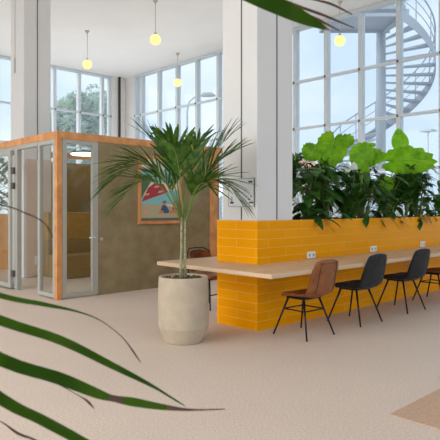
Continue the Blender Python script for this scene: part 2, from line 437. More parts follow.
# ------------------------------------------------------------------ chairs (local frame: faces +Y)
def shell_rows(prof, wid, lift, nx=8):
    rows = []
    for (y, z), w, l in zip(prof, wid, lift):
        r = []
        for k in range(nx+1):
            u = -1+2*k/nx
            r.append((u*w/2, y+l[0]*u*u, z+l[1]*u*u))
        rows.append(r)
    return rows
def finish_shell(o, th, lv=2):
    so = o.modifiers.new('thick', 'SOLIDIFY'); so.thickness = th; so.offset = 0
    su = o.modifiers.new('smooth', 'SUBSURF'); su.levels = lv; su.render_levels = lv
    return o
def make_chair(kind):
    root = empty('dining_chair', (0, 0, 0))
    leather = kind == 'leather'
    cm = M['leather'] if leather else M['velvet']
    sp = [(.235, .425), (.215, .452), (.12, .452), (0, .443), (-.10, .442), (-.165, .455)]
    sw = [.38, .42, .45, .46, .455, .45]
    sl = [(-.02, 0), (-.015, .0), (0, .015), (0, .025), (.01, .03), (.03, .035)]
    bp = [(-.160, .452), (-.215, .475), (-.245, .53), (-.258, .60), (-.270, .69), (-.282, .78), (-.290, .83), (-.293, .855)]
    bw = [.45, .46, .465, .46, .445, .425, .395, .34]
    bl = [(.03, .035), (.055, .03), (.07, .0), (.065, 0), (.045, 0), (.03, 0), (.03, -.012), (.03, -.02)]
    sp = [(y-.055, z) for y, z in sp]; bp = [(y-.055, z) for y, z in bp]
    if not leather:
        bw = [.46, .475, .48, .47, .44, .40, .36, .31]
        bp = [(y, z+(.0 if i < 2 else .004)) for i, (y, z) in enumerate(bp)]
    seat = MB().grid(shell_rows(sp, sw, sl)).build('seat', cm, root); finish_shell(seat, .04 if leather else .065)
    back = MB().grid(shell_rows(bp, bw, bl)).build('backrest', cm, root); finish_shell(back, .03 if leather else .05)
    # seams on the back
    off = .020 if leather else .031
    sm = M['seam'] if leather else M['vseam']
    if leather:
        mb = MB()
        for sg in (-1, 1):
            pts = []
            for i in range(1, 7):
                u = .62*sg; y, z = bp[i]; l = bl[i]
                pts.append((u*bw[i]/2, y+l[0]*u*u-off, z+l[1]*u*u))
            mb.tube(pts, .0025, 6)
        pts = []
        for k in range(9):
            u = -.62+1.24*k/8; pts.append((u*bw[5]/2, bp[5][0]+bl[5][0]*u*u-off, bp[5][1]+.03))
        mb.tube(pts, .0025, 6)
        mb.build('seam', sm, back)
    else:
        mb = MB()
        for u in (-.5, 0, .5):
            pts = []
            for i in range(1, 8):
                y, z = bp[i]; l = bl[i]; pts.append((u*bw[i]/2, y+l[0]*u*u-off, z+l[1]*u*u))
            mb.tube(pts, .0028, 6)
        mb.build('seam', sm, back)
    # under frame
    fr = MB().box((-.15, -.13, .405), (.15, .13, .422), .004)
    fr.build('seat_frame', M['black'], root)
    f = .235
    for sx in (-1, 1):
        for sy in (-1, 1):
            top = (.13*sx, .11*sy, .412); bot = (f*sx, f*sy, .004)
            l = MB().tube([top, bot], [.0125, .0095], 10).build('leg', M['black'], root)
            MB().tube([(bot[0], bot[1], .006), (bot[0], bot[1], 0)], .011, 10).build('foot_cap', M['dark'], l)
    if leather:
        t = .42
        def at(sx, sy): return (.13*sx+(f-.13)*sx*t*.75, .11*sy+(f-.11)*sy*t*.75, .412*(1-t*.75)+.004)
        c = MB().tube([at(-1, -1), at(1, -1)], .008, 8).tube([at(-1, 1), at(1, 1)], .008, 8)
        c.tube([at(-1, -1), at(-1, 1)], .008, 8).tube([at(1, -1), at(1, 1)], .008, 8)
        c.build('stretcher', M['black'], root)
    return root
lea = make_chair('leather'); vel = make_chair('velvet')
GR = 'chairs along the yellow counter'
def put(o, x, y, rz, lab):
    o.location = (x, y, 0); o.rotation_euler = (0, 0, R(rz)); tag(o, lab, 'chair', GR)
put(lea, 4.88, 3.755, -2, 'tan leather chair closest to the pot, back turned, at the near side of the worktop')
put(vel, 5.885, 3.745, -1, 'black velvet chair right beside the tan leather chair, tucked under the worktop')
put(copy_tree(vel), 7.04, 3.75, -2, 'black velvet chair standing between the other black chair and the far leather chair')
put(copy_tree(lea), 8.09, 3.755, 0, 'tan leather chair cut off by the right edge of the photo, beyond two black chairs')

# far-side chair with a channelled back, facing the worktop
def make_far_chair():
    root = empty('channel_back_chair', (5.27, 5.72, 0), R(184))
    cm = M['leather']
    sp = [(.225, .43), (.20, .455), (.08, .45), (-.08, .445), (-.19, .455)]
    MBs = MB().grid(shell_rows(sp, [.40, .44, .46, .46, .44], [(-.02, 0), (0, 0), (0, .012), (0, .015), (.02, .02)]))
    s = MBs.build('seat', cm, root); finish_shell(s, .055)
    bp = [(-.20, .50), (-.225, .58), (-.245, .68), (-.26, .76), (-.265, .80)]
    b = MB().grid(shell_rows(bp, [.44, .47, .47, .45, .40], [(.07, 0), (.08, 0), (.08, 0), (.07, -.01), (.06, -.03)])).build('backrest', cm, root)
    finish_shell(b, .035)
    ch = MB()
    for k in range(-5, 6):
        u = k/6; pts = []
        for (y, z), w in zip(bp, [.44, .47, .47, .45, .40]):
            pts.append((u*w/2, y+.075*u*u+.021, z-(.02*u*u if z > .75 else 0)))
        ch.tube(pts, .004, 6)
    ch.build('channel_seam', M['seam'], b)
    r = MB().tube([(-.2, -.22, .45), (-.235, -.19, .62), (-.225, -.21, .77), (-.15, -.262, .815), (0, -.285, .822), (.15, -.262, .815), (.225, -.21, .77), (.235, -.19, .62), (.2, -.22, .45)], .009, 8)
    r.build('back_frame', M['black'], root)
    MB().box((-.18, -.17, .405), (.18, .17, .422), .004).build('seat_frame', M['black'], root)
    for sx in (-1, 1):
        for sy in (-1, 1):
            MB().tube([(.18*sx, .17*sy, .41), (.21*sx, .215*sy, 0)], [.0125, .010], 10).build('leg', M['black'], root)
    MB().tube([(-.195, .192, .2), (.195, .192, .2)], .008, 8).tube([(-.195, -.192, .2), (.195, -.192, .2)], .008, 8).build('stretcher', M['black'], root)
    tag(root, 'brown leather chair with channelled back on the far side of the worktop', 'chair')
make_far_chair()

# ------------------------------------------------------------------ meeting booth
BX, BY, BX1, BY1, BZ = 3.962, 7.698, 7.45, 10.75, 2.567
booth = empty('meeting_booth', (BX, BY, 0))
def bb(mb, a, b, bev=0): return mb.box((a[0]-BX, a[1]-BY, a[2]), (b[0]-BX, b[1]-BY, b[2]), bev)
def bpart(name, m, *boxes, bev=.003, parent=None, label=None):
    mb = MB()
    for a, b in boxes: bb(mb, a, b, bev)
    o = mb.build(name, m, parent or booth)
    if label: o['label'] = label
    return o
BT = .115
beige = mat('beige_pink_board', (.74, .60, .50), .8)
bpart('top_beam', M['pine'], ((BX, BY, BZ-BT), (BX1, BY+.10, BZ)), ((BX, BY+.10, BZ-BT), (BX+.10, BY1+.1, BZ)), ((BX1-.1, BY+.1, BZ-BT), (BX1, BY1+.1, BZ)), ((BX+.1, BY1, BZ-BT), (BX1-.1, BY1+.1, BZ)), label='orange pine top beam')
bpart('corner_post', M['pine'], ((BX, BY, 0), (BX+.085, BY+.085, BZ-BT)))
bpart('corner_post', M['pine'], ((7.11, BY, 0), (7.31, BY+.10, BZ-BT)))
bpart('corner_post', M['pine'], ((BX1-.1, BY1, 0), (BX1, BY1+.1, BZ-BT)))
bpart('plaster_wall', M['olive'], ((4.685, BY+.012, 0), (7.11, BY+.09, BZ-BT)), label='rough olive plaster wall')
bpart('side_wall', M['olive'], ((BX1-.09, BY+.1, 0), (BX1-.01, BY1, BZ-BT)))
bpart('felt_wall', M['brown'], ((5.36, BY1+.01, 0), (BX1-.1, BY1+.07, 2.36)), label='brown felt back wall')
bpart('power_socket', M['plastic'], ((4.98, 10.592, .25), (5.05, 10.605, .42)))
bpart('beige_panel', beige, ((4.80, 10.605, .03), (5.335, 10.618, 2.38)), label='beige pink interior panel')
# glazed front panel with its aluminium frame and lever
gf = bpart('glass_panel_frame', M['alu'], ((4.055, BY+.008, .02), (4.130, BY+.07, 2.452)), ((4.575, BY+.008, .02), (4.680, BY+.07, 2.452)),
           ((4.130, BY+.008, .02), (4.575, BY+.07, .085)), ((4.130, BY+.008, 2.39), (4.575, BY+.07, 2.452)), label='grey aluminium frame')
bpart('pane', M['bglass'], ((4.128, BY+.036, .08), (4.577, BY+.044, 2.395)), bev=0, parent=gf)
lv = MB()
lv.tube([(4.595-BX, .008, .93), (4.595-BX, -.045, .93)], .011, 10); lv.tube([(4.605-BX, -.045, .93), (4.485-BX, -.045, .93)], .010, 10)
lv.build('lever_handle', M['plastic'], gf)
MB().tube([(4.74-BX, .013, .90), (4.74-BX, .004, .90)], .028, 16).build('key_rosette', M['alu'], booth)
# left side, running away along Y
def side_frame(name, y0, y1, fw=.07, x=BX, mid=False):
    o = bpart(name, M['alu'], ((x+.008, y0, .02), (x+.07, y0+fw, 2.452)), ((x+.008, y1-fw, .02), (x+.07, y1, 2.452)),
              ((x+.008, y0+fw, .02), (x+.07, y1-fw, .085)), ((x+.008, y0+fw, 2.385), (x+.07, y1-fw, 2.452)))
    bpart('pane', M['bglass'], ((x+.036, y0+fw-.002, .08), (x+.044, y1-fw+.002, 2.39)), bev=0, parent=o); return o
side_frame('glass_panel_frame', 7.785, 8.365)
side_frame('glass_panel_frame', 9.19, 10.75)
bpart('door_frame', M['alu'], ((BX+.0, 9.115, 0), (BX+.08, 9.19, 2.452)), ((BX+.0, 8.365, 2.385), (BX+.08, 9.115, 2.452)))
# door leaf folded open flat against the next panel
dl = bpart('door_leaf', M['alu'], ((BX-.06, 9.26, .03), (BX-.015, 9.34, 2.38)), ((BX-.06, 9.96, .03), (BX-.015, 10.04, 2.38)),
           ((BX-.06, 9.34, .03), (BX-.015, 9.96, .11)), ((BX-.06, 9.34, 2.31), (BX-.015, 9.96, 2.38)))
bpart('pane', M['bglass'], ((BX-.042, 9.335, .1), (BX-.034, 9.965, 2.32)), bev=0, parent=dl)
for z in (.22, 1.72, 1.98):
    bpart('hinge', M['winclip'], ((BX-.045, 9.185, z), (BX-.002, 9.262, z+.11)), parent=dl)
bpart('cross_rail', M['alu'], ((BX+.1, 8.395, 2.52), (BX1-.1, 8.445, 2.555)))
tag(booth, 'free-standing meeting booth with glazed panels, olive walls and orange pine edges', 'booth')

# mustard bench inside the booth
so = empty('bench_sofa', (6.20, 10.2, 0))
MB().box((-1.05, -.36, .0), (1.05, .18, .46), .02).build('seat', M['brown'], so)
MB().box((-1.05, .18, 0), (1.05, .40, .74), .02).build('lower_back', M['brown'], so)
MB().box((-1.05, .18, .74), (1.05, .40, 1.31), .02).build('backrest', M['mustard'], so)
tag(so, 'mustard high-backed bench seen through the glass inside the booth', 'sofa')
# ring lamp hung inside booth
rl = empty('ring_pendant', (4.86, 8.42, 2.32))
t = MB(); t.tube([(.23*math.cos(2*math.pi*k/40), .23*math.sin(2*math.pi*k/40), 0) for k in range(41)], .016, 8, False); t.build('lit_ring', M['ringlight'], rl)
t = MB(); t.tube([(.23*math.cos(2*math.pi*k/40), .23*math.sin(2*math.pi*k/40), .026) for k in range(41)], .014, 8, False); t.build('ring_housing', M['black'], rl)
for k in range(3):
    a = 2*math.pi*k/3+.4
    MB().tube([(.23*math.cos(a), .23*math.sin(a), .03), (.05*math.cos(a), .01*math.sin(a), .185)], .003, 6).build('cable', M['black'], rl)
MB().lathe([(0, .175), (.06, .175), (.06, .20), (0, .20)], n=20).build('canopy_plate', M['black'], rl)
tag(rl, 'glowing ring pendant lamp hanging inside the glazed booth', 'lamp')

# framed poster on olive wall
PX0, PX1, PZ0, PZ1, PY = 5.444, 6.40, 1.12, 2.30, BY+.012
po = empty('framed_poster', ((PX0+PX1)/2, PY, PZ0)); px_, pz_ = po.location.x, PZ0
fr = MB(); fw = .055
for a, b in (((PX0, PZ0), (PX1, PZ0+fw)), ((PX0, PZ1-fw), (PX1, PZ1)), ((PX0, PZ0+fw), (PX0+fw, PZ1-fw)), ((PX1-fw, PZ0+fw), (PX1, PZ1-fw))):
    fr.box((a[0]-px_, -.035, a[1]-pz_), (b[0]-px_, 0, b[1]-pz_), .003)
fo = fr.build('frame', M['pine'], po)
pr = MB(); W, Hh = PX1-PX0-2*fw, PZ1-PZ0-2*fw
def PP(pts, mi, layer):
    pr.mi = mi
    pr.poly([(PX0+fw+u*W-px_, -.012-layer*.0006, PZ0+fw+v*Hh-pz_) for u, v in pts])
PP([(0, 0), (1, 0), (1, 1), (0, 1)], 0, 0)
PP([(0, .27), (1, .27), (1, .52), (0, .40)], 1, 1)
PP([(0, .62), (1, .62), (1, .84), (0, .84)], 1, 1)
PP([(0, .84), (1, .84), (1, 1), (0, 1)], 0, 1)
PP([(0, 0), (1, 0), (1, .20), (.5, .27), (0, .27)], 4, 2)
PP([(0, 0), (1, 0), (1, .045), (0, .045)], 8, 3)
PP([(.03, .31), (.70, .47), (.58, .60), (.36, .62), (.18, .53)], 2, 4)
for c in ((.15, .42), (.40, .55), (.50, .47)):
    PP([(c[0]-.08, c[1]-.02), (c[0]+.05, c[1]-.005), (c[0]+.08, c[1]+.025), (c[0]-.03, c[1]+.02)], 3, 5)
PP([(.01, .35), (.10, .46), (.30, .68), (.10, .72), (.0, .62)], 7, 4)
def disc(c, r, mi, l): PP([(c[0]+r*math.cos(2*math.pi*k/14), c[1]+r*W/Hh*math.sin(2*math.pi*k/14)) for k in range(14)], mi, l)
PP([(.43, .12), (.70, .12), (.74, .15), (.66, .24), (.61, .265), (.55, .25), (.50, .17)], 5, 5)
PP([(.43, .12), (.60, .12), (.56, .17), (.50, .17)], 6, 6)
disc((.60, .29), .05, 6, 6); PP([(.55, .29), (.58, .325), (.64, .325), (.655, .29), (.62, .305)], 5, 7)
PP([(.72, .12), (1.0, .12), (1.0, .16), (.96, .23), (.90, .255), (.83, .24), (.80, .17)], 6, 5)
PP([(.82, .18), (.95, .18), (.95, .21), (.82, .21)], 2, 6)
disc((.89, .285), .05, 6, 6); PP([(.84, .28), (.86, .32), (.92, .325), (.945, .29), (.95, .25), (.92, .30)], 8, 7)
disc((.12, .15), .05, 3, 5)
pr.build('print', [M[k] for k in ('p_sky', 'p_sea', 'p_red', 'p_pink', 'p_sand', 'p_navy', 'p_skin', 'p_green', 'p_strip')], po, recalc=False)
tag(po, 'wooden framed beach poster with red parasol hung on the olive wall behind the palm', 'poster')

# notice on the pillar
nb = empty('wall_notice', (4.63, 4.47, 1.41))
MB().box((-.010, -.21, 0), (0, .21, .335)).build('paper', M['paper'], nb)
f = MB()
for a, b in (((-.21, 0), (.21, .012)), ((-.21, .323), (.21, .335)), ((-.21, .012), (-.198, .323)), ((.198, .012), (.21, .323))):
    f.box((-.014, a[0], a[1]), (0, b[0], b[1]))
f.build('frame', M['alu'], nb)
for yy, zz, a, b in ((-.165, .05, .075, .016), (.15, .05, .06, .022), (-.13, .09, .02, .02), (-.09, .12, .014, .014), (-.16, .12, .018, .014), (-.02, .17, .03, .006), (.03, .18, .03, .006), (-.06, .19, .03, .006), (.15, .09, .012, .06), (-.15, .29, .06, .02)):
    MB().box((-.0115, yy-a/2, zz-b/2), (-.0102, yy+a/2, zz+b/2)).build('printed_mark', M['ink'], nb)
tag(nb, 'small white framed notice on the white pillar above the yellow tiles', 'sign')

# ------------------------------------------------------------------ pendant globes
def make_pendant():
    r = empty('globe_pendant', (0, 0, HC))
    MB().lathe([(0, 0), (.065, 0), (.062, -.02), (.03, -.06), (.012, -.10), (0, -.10)], n=20).build('ceiling_rose', M['steel'], r)
    MB().tube([(0, 0, -.09), (0, 0, -.78)], .008, 8).build('rod', M['steel'], r)
    MB().lathe([(0, -.76), (.012, -.76), (.03, -.79), (.05, -.83), (.05, -.845), (0, -.845)], n=20).build('globe_cap', M['steel'], r)
    g = MB(); pf = [(max(.125*math.sin(math.pi*i/16), 0), -.94-.125*math.cos(math.pi*i/16)) for i in range(17)]
    pf[0] = (0, pf[0][1]); pf[-1] = (0, pf[-1][1])
    g.lathe(pf, n=28).build('globe', M['globe'], r)
    return r
pen = make_pendant()
for i, (x, y, lab) in enumerate(((7.95, 13.67, 'lit globe pendant lamp hanging before the tree window, above the booth corner'),
                                 (7.95, 10.53, 'lit globe pendant lamp with its rod reaching the top of the photo'),
                                 (11.2, 13.66, 'lit globe pendant lamp hanging before the window with the street lamp outside'),
                                 (11.2, 7.54, 'lit globe pendant lamp hanging before the window with the spiral stair outside'))):
    o = pen if i == 0 else copy_tree(pen)
    o.location = (x, y, HC); tag(o, lab, 'lamp', 'globe pendant lamps')

# ------------------------------------------------------------------ plants
RV = Vector((AX[0], -AX[1], 0)); AV = Vector((AX[1], AX[0], 0)); ZV = Vector((0, 0, 1))
rnd = random.Random(11)
def frond(mb, pts, n, ll, lw, spread=.9, start=.22, droop=.25, tip=.55, full=False):
    """leaflets along a rachis polyline"""
    N = len(pts)-1
    for i in range(n):
        t = start+(1-start)*(i+.5)/n
        f = t*N; k = min(int(f), N-1); p = pts[k].lerp(pts[k+1], f-k)
        tg = (pts[k+1]-pts[k]).normalized()
        side = tg.cross(ZV)
        if side.length < .15: side = tg.cross(AV)
        side.normalize()
        up = side.cross(tg).normalized()
        s = math.sin(math.pi*min(1, .25+.75*t)) * .55 + .45
        if full: s = .78+.22*math.sin(math.pi*t)
        for sg in (-1, 1):
            a = spread*(1-tip*t)+rnd.uniform(-.12, .12)
            d = (tg*math.cos(a)+side*sg*math.sin(a)+up*rnd.uniform(.05, .3)).normalized()
            L = ll*s*rnd.uniform(.85, 1.1)
            q = [p+d*L*u-ZV*droop*L*u*u for u in (0, .25, .55, .8, 1)]
            w = lw*rnd.uniform(.85, 1.15)
            mb.strip(q, [w*.45, w*.95, w, w*.75, w*.22] if full else [w*.35, w*.95, w, w*.6, w*.05], up+d*.05, .3)
def ovate(mb, p, d, nrm, L, W, droop=.3, seg=6, scal=0, heart=0):
    """broad leaf: midrib from p along d; cross section folded; optional scalloped edge and heart base"""
    d = Vector(d).normalized(); nrm = Vector(nrm); s = d.cross(nrm).normalized(); up = s.cross(d).normalized()
    rows = []
    nv = 6
    for i in range(seg+1):
        t = i/seg
        w = W/2*(math.sin(math.pi*min(1, t**.75*.98+.02)))**.75 if t < 1 else 0
        if heart and t < .5: w = max(w, W/2*(.55+.9*t))
        c = p+d*L*t-ZV*droop*L*t*t
        row = []
        for k in range(-nv//2, nv//2+1):
            u = k/(nv/2)
            wv = math.sin(i*math.pi/2)
            ww = w*(1+scal*wv*abs(u)**2)
            back = heart*L*abs(u)*(1-t)*.9
            row.append(c+s*ww*u-d*back+up*(abs(u)*ww*.22-u*u*ww*.25+(scal*.8*ww*wv*abs(u))))
        rows.append(row)
    mb.grid(rows)

def heart_leaf(mb, p, d, nrm, L, W, scal=.05, nl=9, droop=.12):
    """heart-shaped leaf built in polar rows round the stalk's end, with a notch at the back and a wavy scalloped edge"""
    d = Vector(d).normalized(); nrm = Vector(nrm); s = d.cross(nrm).normalized(); up = s.cross(d).normalized()
    nt_, nr = 72, 7
    prof = []
    for k in range(nt_+1):
        th = -math.pi+2*math.pi*k/nt_
        r = .40+.60*((1+math.cos(th))/2)**1.3
        r *= 1-.8*math.exp(-((math.pi-abs(th))/.30)**2)
        prof.append((th, r, math.cos(th*nl*2)))
    wmax = max(abs(r*math.sin(th)) for th, r, _ in prof)
    rows = []
    for j in range(nr+1):
        q = max(j/nr, .02); row = []
        for th, r, cw in prof:
            rr = r*q*(1+scal*cw*q*q)
            x = rr*math.cos(th); y = rr*math.sin(th)/wmax*W/L*.5
            row.append(p+d*L*x+s*L*y+up*(.05*L*abs(y)*4*(1-q*.5)-droop*L*q*q*.8+scal*.55*L*cw*q*q*r)-ZV*droop*L*max(x, 0)**2)
        rows.append(row)
    mb.grid(rows)

# big potted palm
pot = empty('potted_palm', (3.72, 4.44, 0))
MB().lathe([(0, 0), (.188, 0), (.198, .006), (.2005, .012), (.2605, .155), (.2625, .160), (.2645, .166), (.2655, .173), (.266, .40), (.263, .60), (.258, .672), (.255, .680), (.250, .683), (.236, .683), (.232, .678), (.232, .62), (0, .62)], n=56).build('pot', M['pot'], pot)
sl = MB().lathe([(.231, .60), (.231, .640), (.16, .655), (.08, .662), (0, .664)], n=30); sl.build('soil', M['bark'], pot)
ch = MB()
for k in range(60):
    a = rnd.uniform(0, 6.28); r_ = .2*math.sqrt(rnd.random())
    ch.box((r_*math.cos(a)-.014, r_*math.sin(a)-.008, .652), (r_*math.cos(a)+.014, r_*math.sin(a)+.008, .672), 0, Matrix.Rotation(rnd.uniform(0, 3), 3, 'Z'))
ch.build('bark_chips', M['bark'], pot)['kind'] = 'stuff'
CR = Vector((0, 0, 1.30))
stems = [(Vector((-.03, .01, .65)), CR+RV*-.02), (Vector((.02, .0, .65)), CR+RV*.02)]
for a, b in stems:
    m_ = (a+b)/2+RV*rnd.uniform(-.012, .012)
    MB().tube([a, a.lerp(m_, .5), m_, m_.lerp(b, .5), b], [.021, .015, .0125, .012, .011], 10).build('stem', M['palmstem'], pot)
def V(r, z, a=0): return RV*r+AV*a+ZV*z
FR = [ # start, control, end relative to crown (right, up, away), leaflets, length
    (V(-.03, .0), V(-.36, .98, .0), V(-.93, .40, -.10), 22, .44),
    (V(-.03, .0), V(-.30, .82, .12), V(-.84, .52, .12), 22, .44),
    (V(-.03, -.05), V(-.28, .66, -.2), V(-.74, .20, -.35), 20, .40),
    (V(-.02, .0), V(-.16, .72, .1), V(-.46, .93, .15), 20, .44),
    (V(-.02, .0), V(-.10, .62, .3), V(-.28, .86, .45), 18, .40),
    (V(0, .0), V(-.02, .7, -.25), V(-.14, .80, -.45), 18, .40),
    (V(.0, .02), V(.05, .72, .2), V(.20, .88, .40), 18, .40),
    (V(.02, .0), V(.16, .60, .05), V(.58, .92, .05), 20, .44),
    (V(.03, -.02), V(.18, .52, -.1), V(.62, .70, -.22), 18, .40),
    (V(.03, -.05), V(.28, .74, .05), V(.70, .22, .02), 22, .42),
    (V(.03, -.08), V(.12, .46, -.25), V(.34, .36, -.50), 17, .34),
    (V(-.02, -.05), V(-.14, .54, .25), V(-.55, .50, .45), 19, .38),
    (V(.01, -.05), V(.15, .55, .3), V(.46, .44, .50), 18, .36),
]
for a, b, c_, n, ll in FR:
    c_ = a.lerp(c_, .80); c_.z += .04 if c_.z < .45 else .10
    pts = bez(CR+a, CR+b, CR+c_, 14)
    fm = MB(); frond(fm, pts, int(n*.66), ll*1.0, .0185, .90, .34, .13, .66, True)
    fo = fm.build('frond', M['palm'], pot, recalc=False)
    MB().tube(pts, [.009-.0065*i/14 for i in range(15)], 6).build('rachis', M['rachis'], fo)
tag(pot, 'tall green palm in a tapered beige stone pot at the end of the worktop', 'plant')

# planter plants on the counter -------------------------------------------------
PZ = CZ-.07
def plant_root(name, x, y, lab, cat='plant', z=PZ, grp='plants growing in the yellow planter'):
    o = empty(name, (x, y, z)); return tag(o, lab, cat, grp)
def leafy(root, n, hmin, hmax, rad, L, W, m, seed, lean=.6, droop=.5, nm='leaf'):
    r = random.Random(seed)
    st = MB()
    for i in range(n):
        a = r.uniform(0, 2*math.pi); h = r.uniform(hmin, hmax); rr = rad*r.uniform(.25, 1)
        tip = Vector((rr*math.cos(a), rr*.75*math.sin(a), h))
        base = Vector((.04*math.cos(a), .04*math.sin(a), 0))
        ps = bez(base, Vector((tip.x*.35, tip.y*.35, h*.75)), tip, 5)
        st.tube(ps, [.006, .005, .004, .004, .003, .003], 5, False)
        d = Vector((math.cos(a), math.sin(a)*.8, r.uniform(-.5, .45)))
        l = MB(); ovate(l, tip, d, Vector((0, 0, 1))+Vector((math.cos(a), math.sin(a), 0))*.3, L*1.12*r.uniform(.7, 1.15), W*1.22*r.uniform(.75, 1.15), droop)
        l.build(nm, m, root, recalc=False)
    st.build('stalks', M['rachis'], root)
def palmy(root, n, h, rad, m, seed, ll=.20, lw=.012):
    r = random.Random(seed)
    for i in range(n):
        a = 2.39996*i+r.uniform(-.3, .3); hh = h*r.uniform(.6, 1.05); rr = rad*r.uniform(.5, 1)
        tip = Vector((rr*math.cos(a), rr*.8*math.sin(a), hh*r.uniform(.75, 1.1)))
        pts = bez((0, 0, 0), (tip.x*.3, tip.y*.3, hh*1.25), tip, 9)
        fm = MB(); frond(fm, pts, 18, ll, lw, .85, .25, .3)
        fo = fm.build('frond', m, root, recalc=False)
        MB().tube(pts, [.005-.0035*k/9 for k in range(10)], 5, False).build('rachis', M['rachis'], fo)
def lance(root, n, h, m, seed, W=.055):
    r = random.Random(seed)
    for i in range(n):
        a = r.uniform(0, 2*math.pi); L = h*r.uniform(.7, 1.1); sp = r.uniform(.15, .55)
        d = Vector((math.cos(a)*sp, math.sin(a)*sp*.8, 1)).normalized()
        o = Vector((.05*math.cos(a), .05*math.sin(a), 0))
        fl = Vector((math.cos(a), .8*math.sin(a), 0))
        pts = [o+d*L*u+fl*L*.45*u*u*u-ZV*L*.28*u**4 for u in (0, .2, .4, .6, .75, .88, 1)]
        l = MB(); l.strip(pts, [W*.1, W*.12, W*.3, W*.5, W*.5, W*.3, W*.02], ZV+fl*.2, .25)
        l.build('leaf', m, root, recalc=False)
leafy(plant_root('philodendron', 5.83, 4.42, 'dark philodendron with broad drooping leaves hard against the white pillar'), 62, .06, .76, .30, .23, .115, M['darkleaf'], 3)
palmy(plant_root('parlour_palm', 5.76, 4.70, 'feathery parlour palm behind the philodendron next to the white pillar'), 26, .86, .40, M['midleaf'], 4)
leafy(plant_root('philodendron', 6.20, 4.40, 'dark leafy philodendron trailing over the tiles just before the white lily flowers'), 64, .04, .76, .32, .24, .10, M['darkleaf'], 5)
palmy(plant_root('parlour_palm', 6.50, 4.70, 'feathery parlour palm between the two left bright elephant ear plants'), 28, .80, .44, M['midleaf'], 6)
pl = plant_root('peace_lily', 6.72, 4.40, 'peace lily with two white flowers amid the dark foliage')
lance(pl, 60, .72, M['darkleaf'], 7, .06)
for dx, dy, h in ((.0, -.02, .72), (.20, .0, .74)):
    s_ = MB(); ovate(s_, Vector((dx, dy, h)), (-.1, .1, 1), AV*-1, .15, .10, .0); so_ = s_.build('flower', M['spathe'], pl, recalc=False); so_['label'] = 'white flower'
    MB().tube([(dx*.2, 0, 0), (dx*.6, dy*.5, h*.6), (dx, dy, h)], .004, 6).build('flower_stalk', M['rachis'], pl)
leafy(plant_root('philodendron', 7.12, 4.38, 'dark philodendron hanging one long leaf over the tiles above the second socket'), 66, .03, .76, .34, .25, .10, M['darkleaf'], 8)
palmy(plant_root('parlour_palm', 7.45, 4.66, 'feathery parlour palm under the middle bright elephant ear leaf'), 28, .82, .44, M['midleaf'], 9)
leafy(plant_root('schefflera', 7.78, 4.38, 'bushy dark green plant below the stalk of the largest elephant ear leaf'), 66, .04, .76, .34, .19, .08, M['darkleaf'], 10)
lance(plant_root('dracaena', 8.25, 4.62, 'strap-leaved dracaena beneath the largest elephant ear leaf'), 62, .80, M['darkleaf'], 11)
palmy(plant_root('parlour_palm', 8.42, 4.38, 'feathery parlour palm at the planter front beneath the largest elephant ear leaf'), 28, .76, .38, M['midleaf'], 12)
yp = plant_root('philodendron', 8.82, 4.38, 'philodendron with yellowing leaves hanging over the tile edge above the third socket')
leafy(yp, 56, .04, .76, .32, .23, .10, M['darkleaf'], 13)
for a, b in ((-.30, -.235), (-.16, -.24), (-.06, -.245)):
    l = MB(); ovate(l, Vector((a, b+.05, .12)), (.1, -.35, -1), (0, -1, .2), .2, .085, .0); q = l.build('leaf', M['yleaf'], yp, recalc=False); q['label'] = 'yellow drooping leaf'
palmy(plant_root('areca_palm', 9.15, 4.66, 'feathery areca palm right of the largest elephant ear leaf'), 28, 1.02, .48, M['midleaf'], 14)
leafy(plant_root('schefflera', 9.65, 4.42, 'leafy green plant at the right edge of the photo, last in the planter'), 56, .06, .78, .34, .20, .10, M['midleaf'], 15)

def alocasia(x, y, lab, leaves, seed):
    root = plant_root('elephant_ear', x, y, lab)
    for (tx, ty, tz, d, nrm, L, W, sc) in leaves:
        p = Vector((tx-x, ty-y, tz-PZ)); d = Vector(d).normalized()
        at_ = p+d*L*.12
        l = MB()
        if sc: heart_leaf(l, p, d, nrm, L*.86, W)
        else: ovate(l, p, d, nrm, L, W, .10, 12, 0, .12)
        lo = l.build('leaf', M['alo'], root, recalc=False)
        v = MB(); nn = Vector(nrm).normalized()
        kl = .80 if sc else .98; dr = .17 if sc else .10
        mid = [p+d*L*kl*t-ZV*dr*L*t*t*kl+nn*(.006-(.07*L*t*t if sc else 0)) for t in (0, .25, .5, .75, 1)]
        v.tube(mid, [.007, .006, .005, .004, .002], 6)
        s = d.cross(nn).normalized()
        for t in ((.15, .35, .55) if sc else (.12, .28, .44, .6, .76)):
            for sg in (-1, 1):
                a = p+d*L*t-ZV*.10*L*t*t+nn*.004; b = a+s*sg*W*.36*math.sin(math.pi*(t*.7+.25))+d*L*.12+nn*.008
                v.tube([a, b], [.0035, .0015], 5)
        v.build('leaf_veins', M['alovein'], lo)
        MB().tube(bez((rnd.uniform(-.03, .03), rnd.uniform(-.03, .03), 0), (p.x*.25, p.y*.25, p.z*.7), p+d*.02, 8), [.016-.0012*i for i in range(9)], 8).build('leaf_stalk', M['alovein'], root)
CAMN = (-AX[1]*.9, -AX[0]*.9, .28)
def D(r, z, a=0): return RV*r+AV*a+ZV*z
alocasia(6.42, 4.55, 'bright green elephant ear plant nearest the white pillar', [
    (6.50, 4.47, 2.36, D(-.30, -.85, -.3), CAMN, .44, .44, .07),
    (6.62, 4.50, 2.30, D(.55, .25, -.5), (-.5, -.6, .6), .32, .34, .07),
    (6.22, 4.58, 2.22, D(-.5, -.35, -.5), CAMN, .30, .30, .07)], 1)
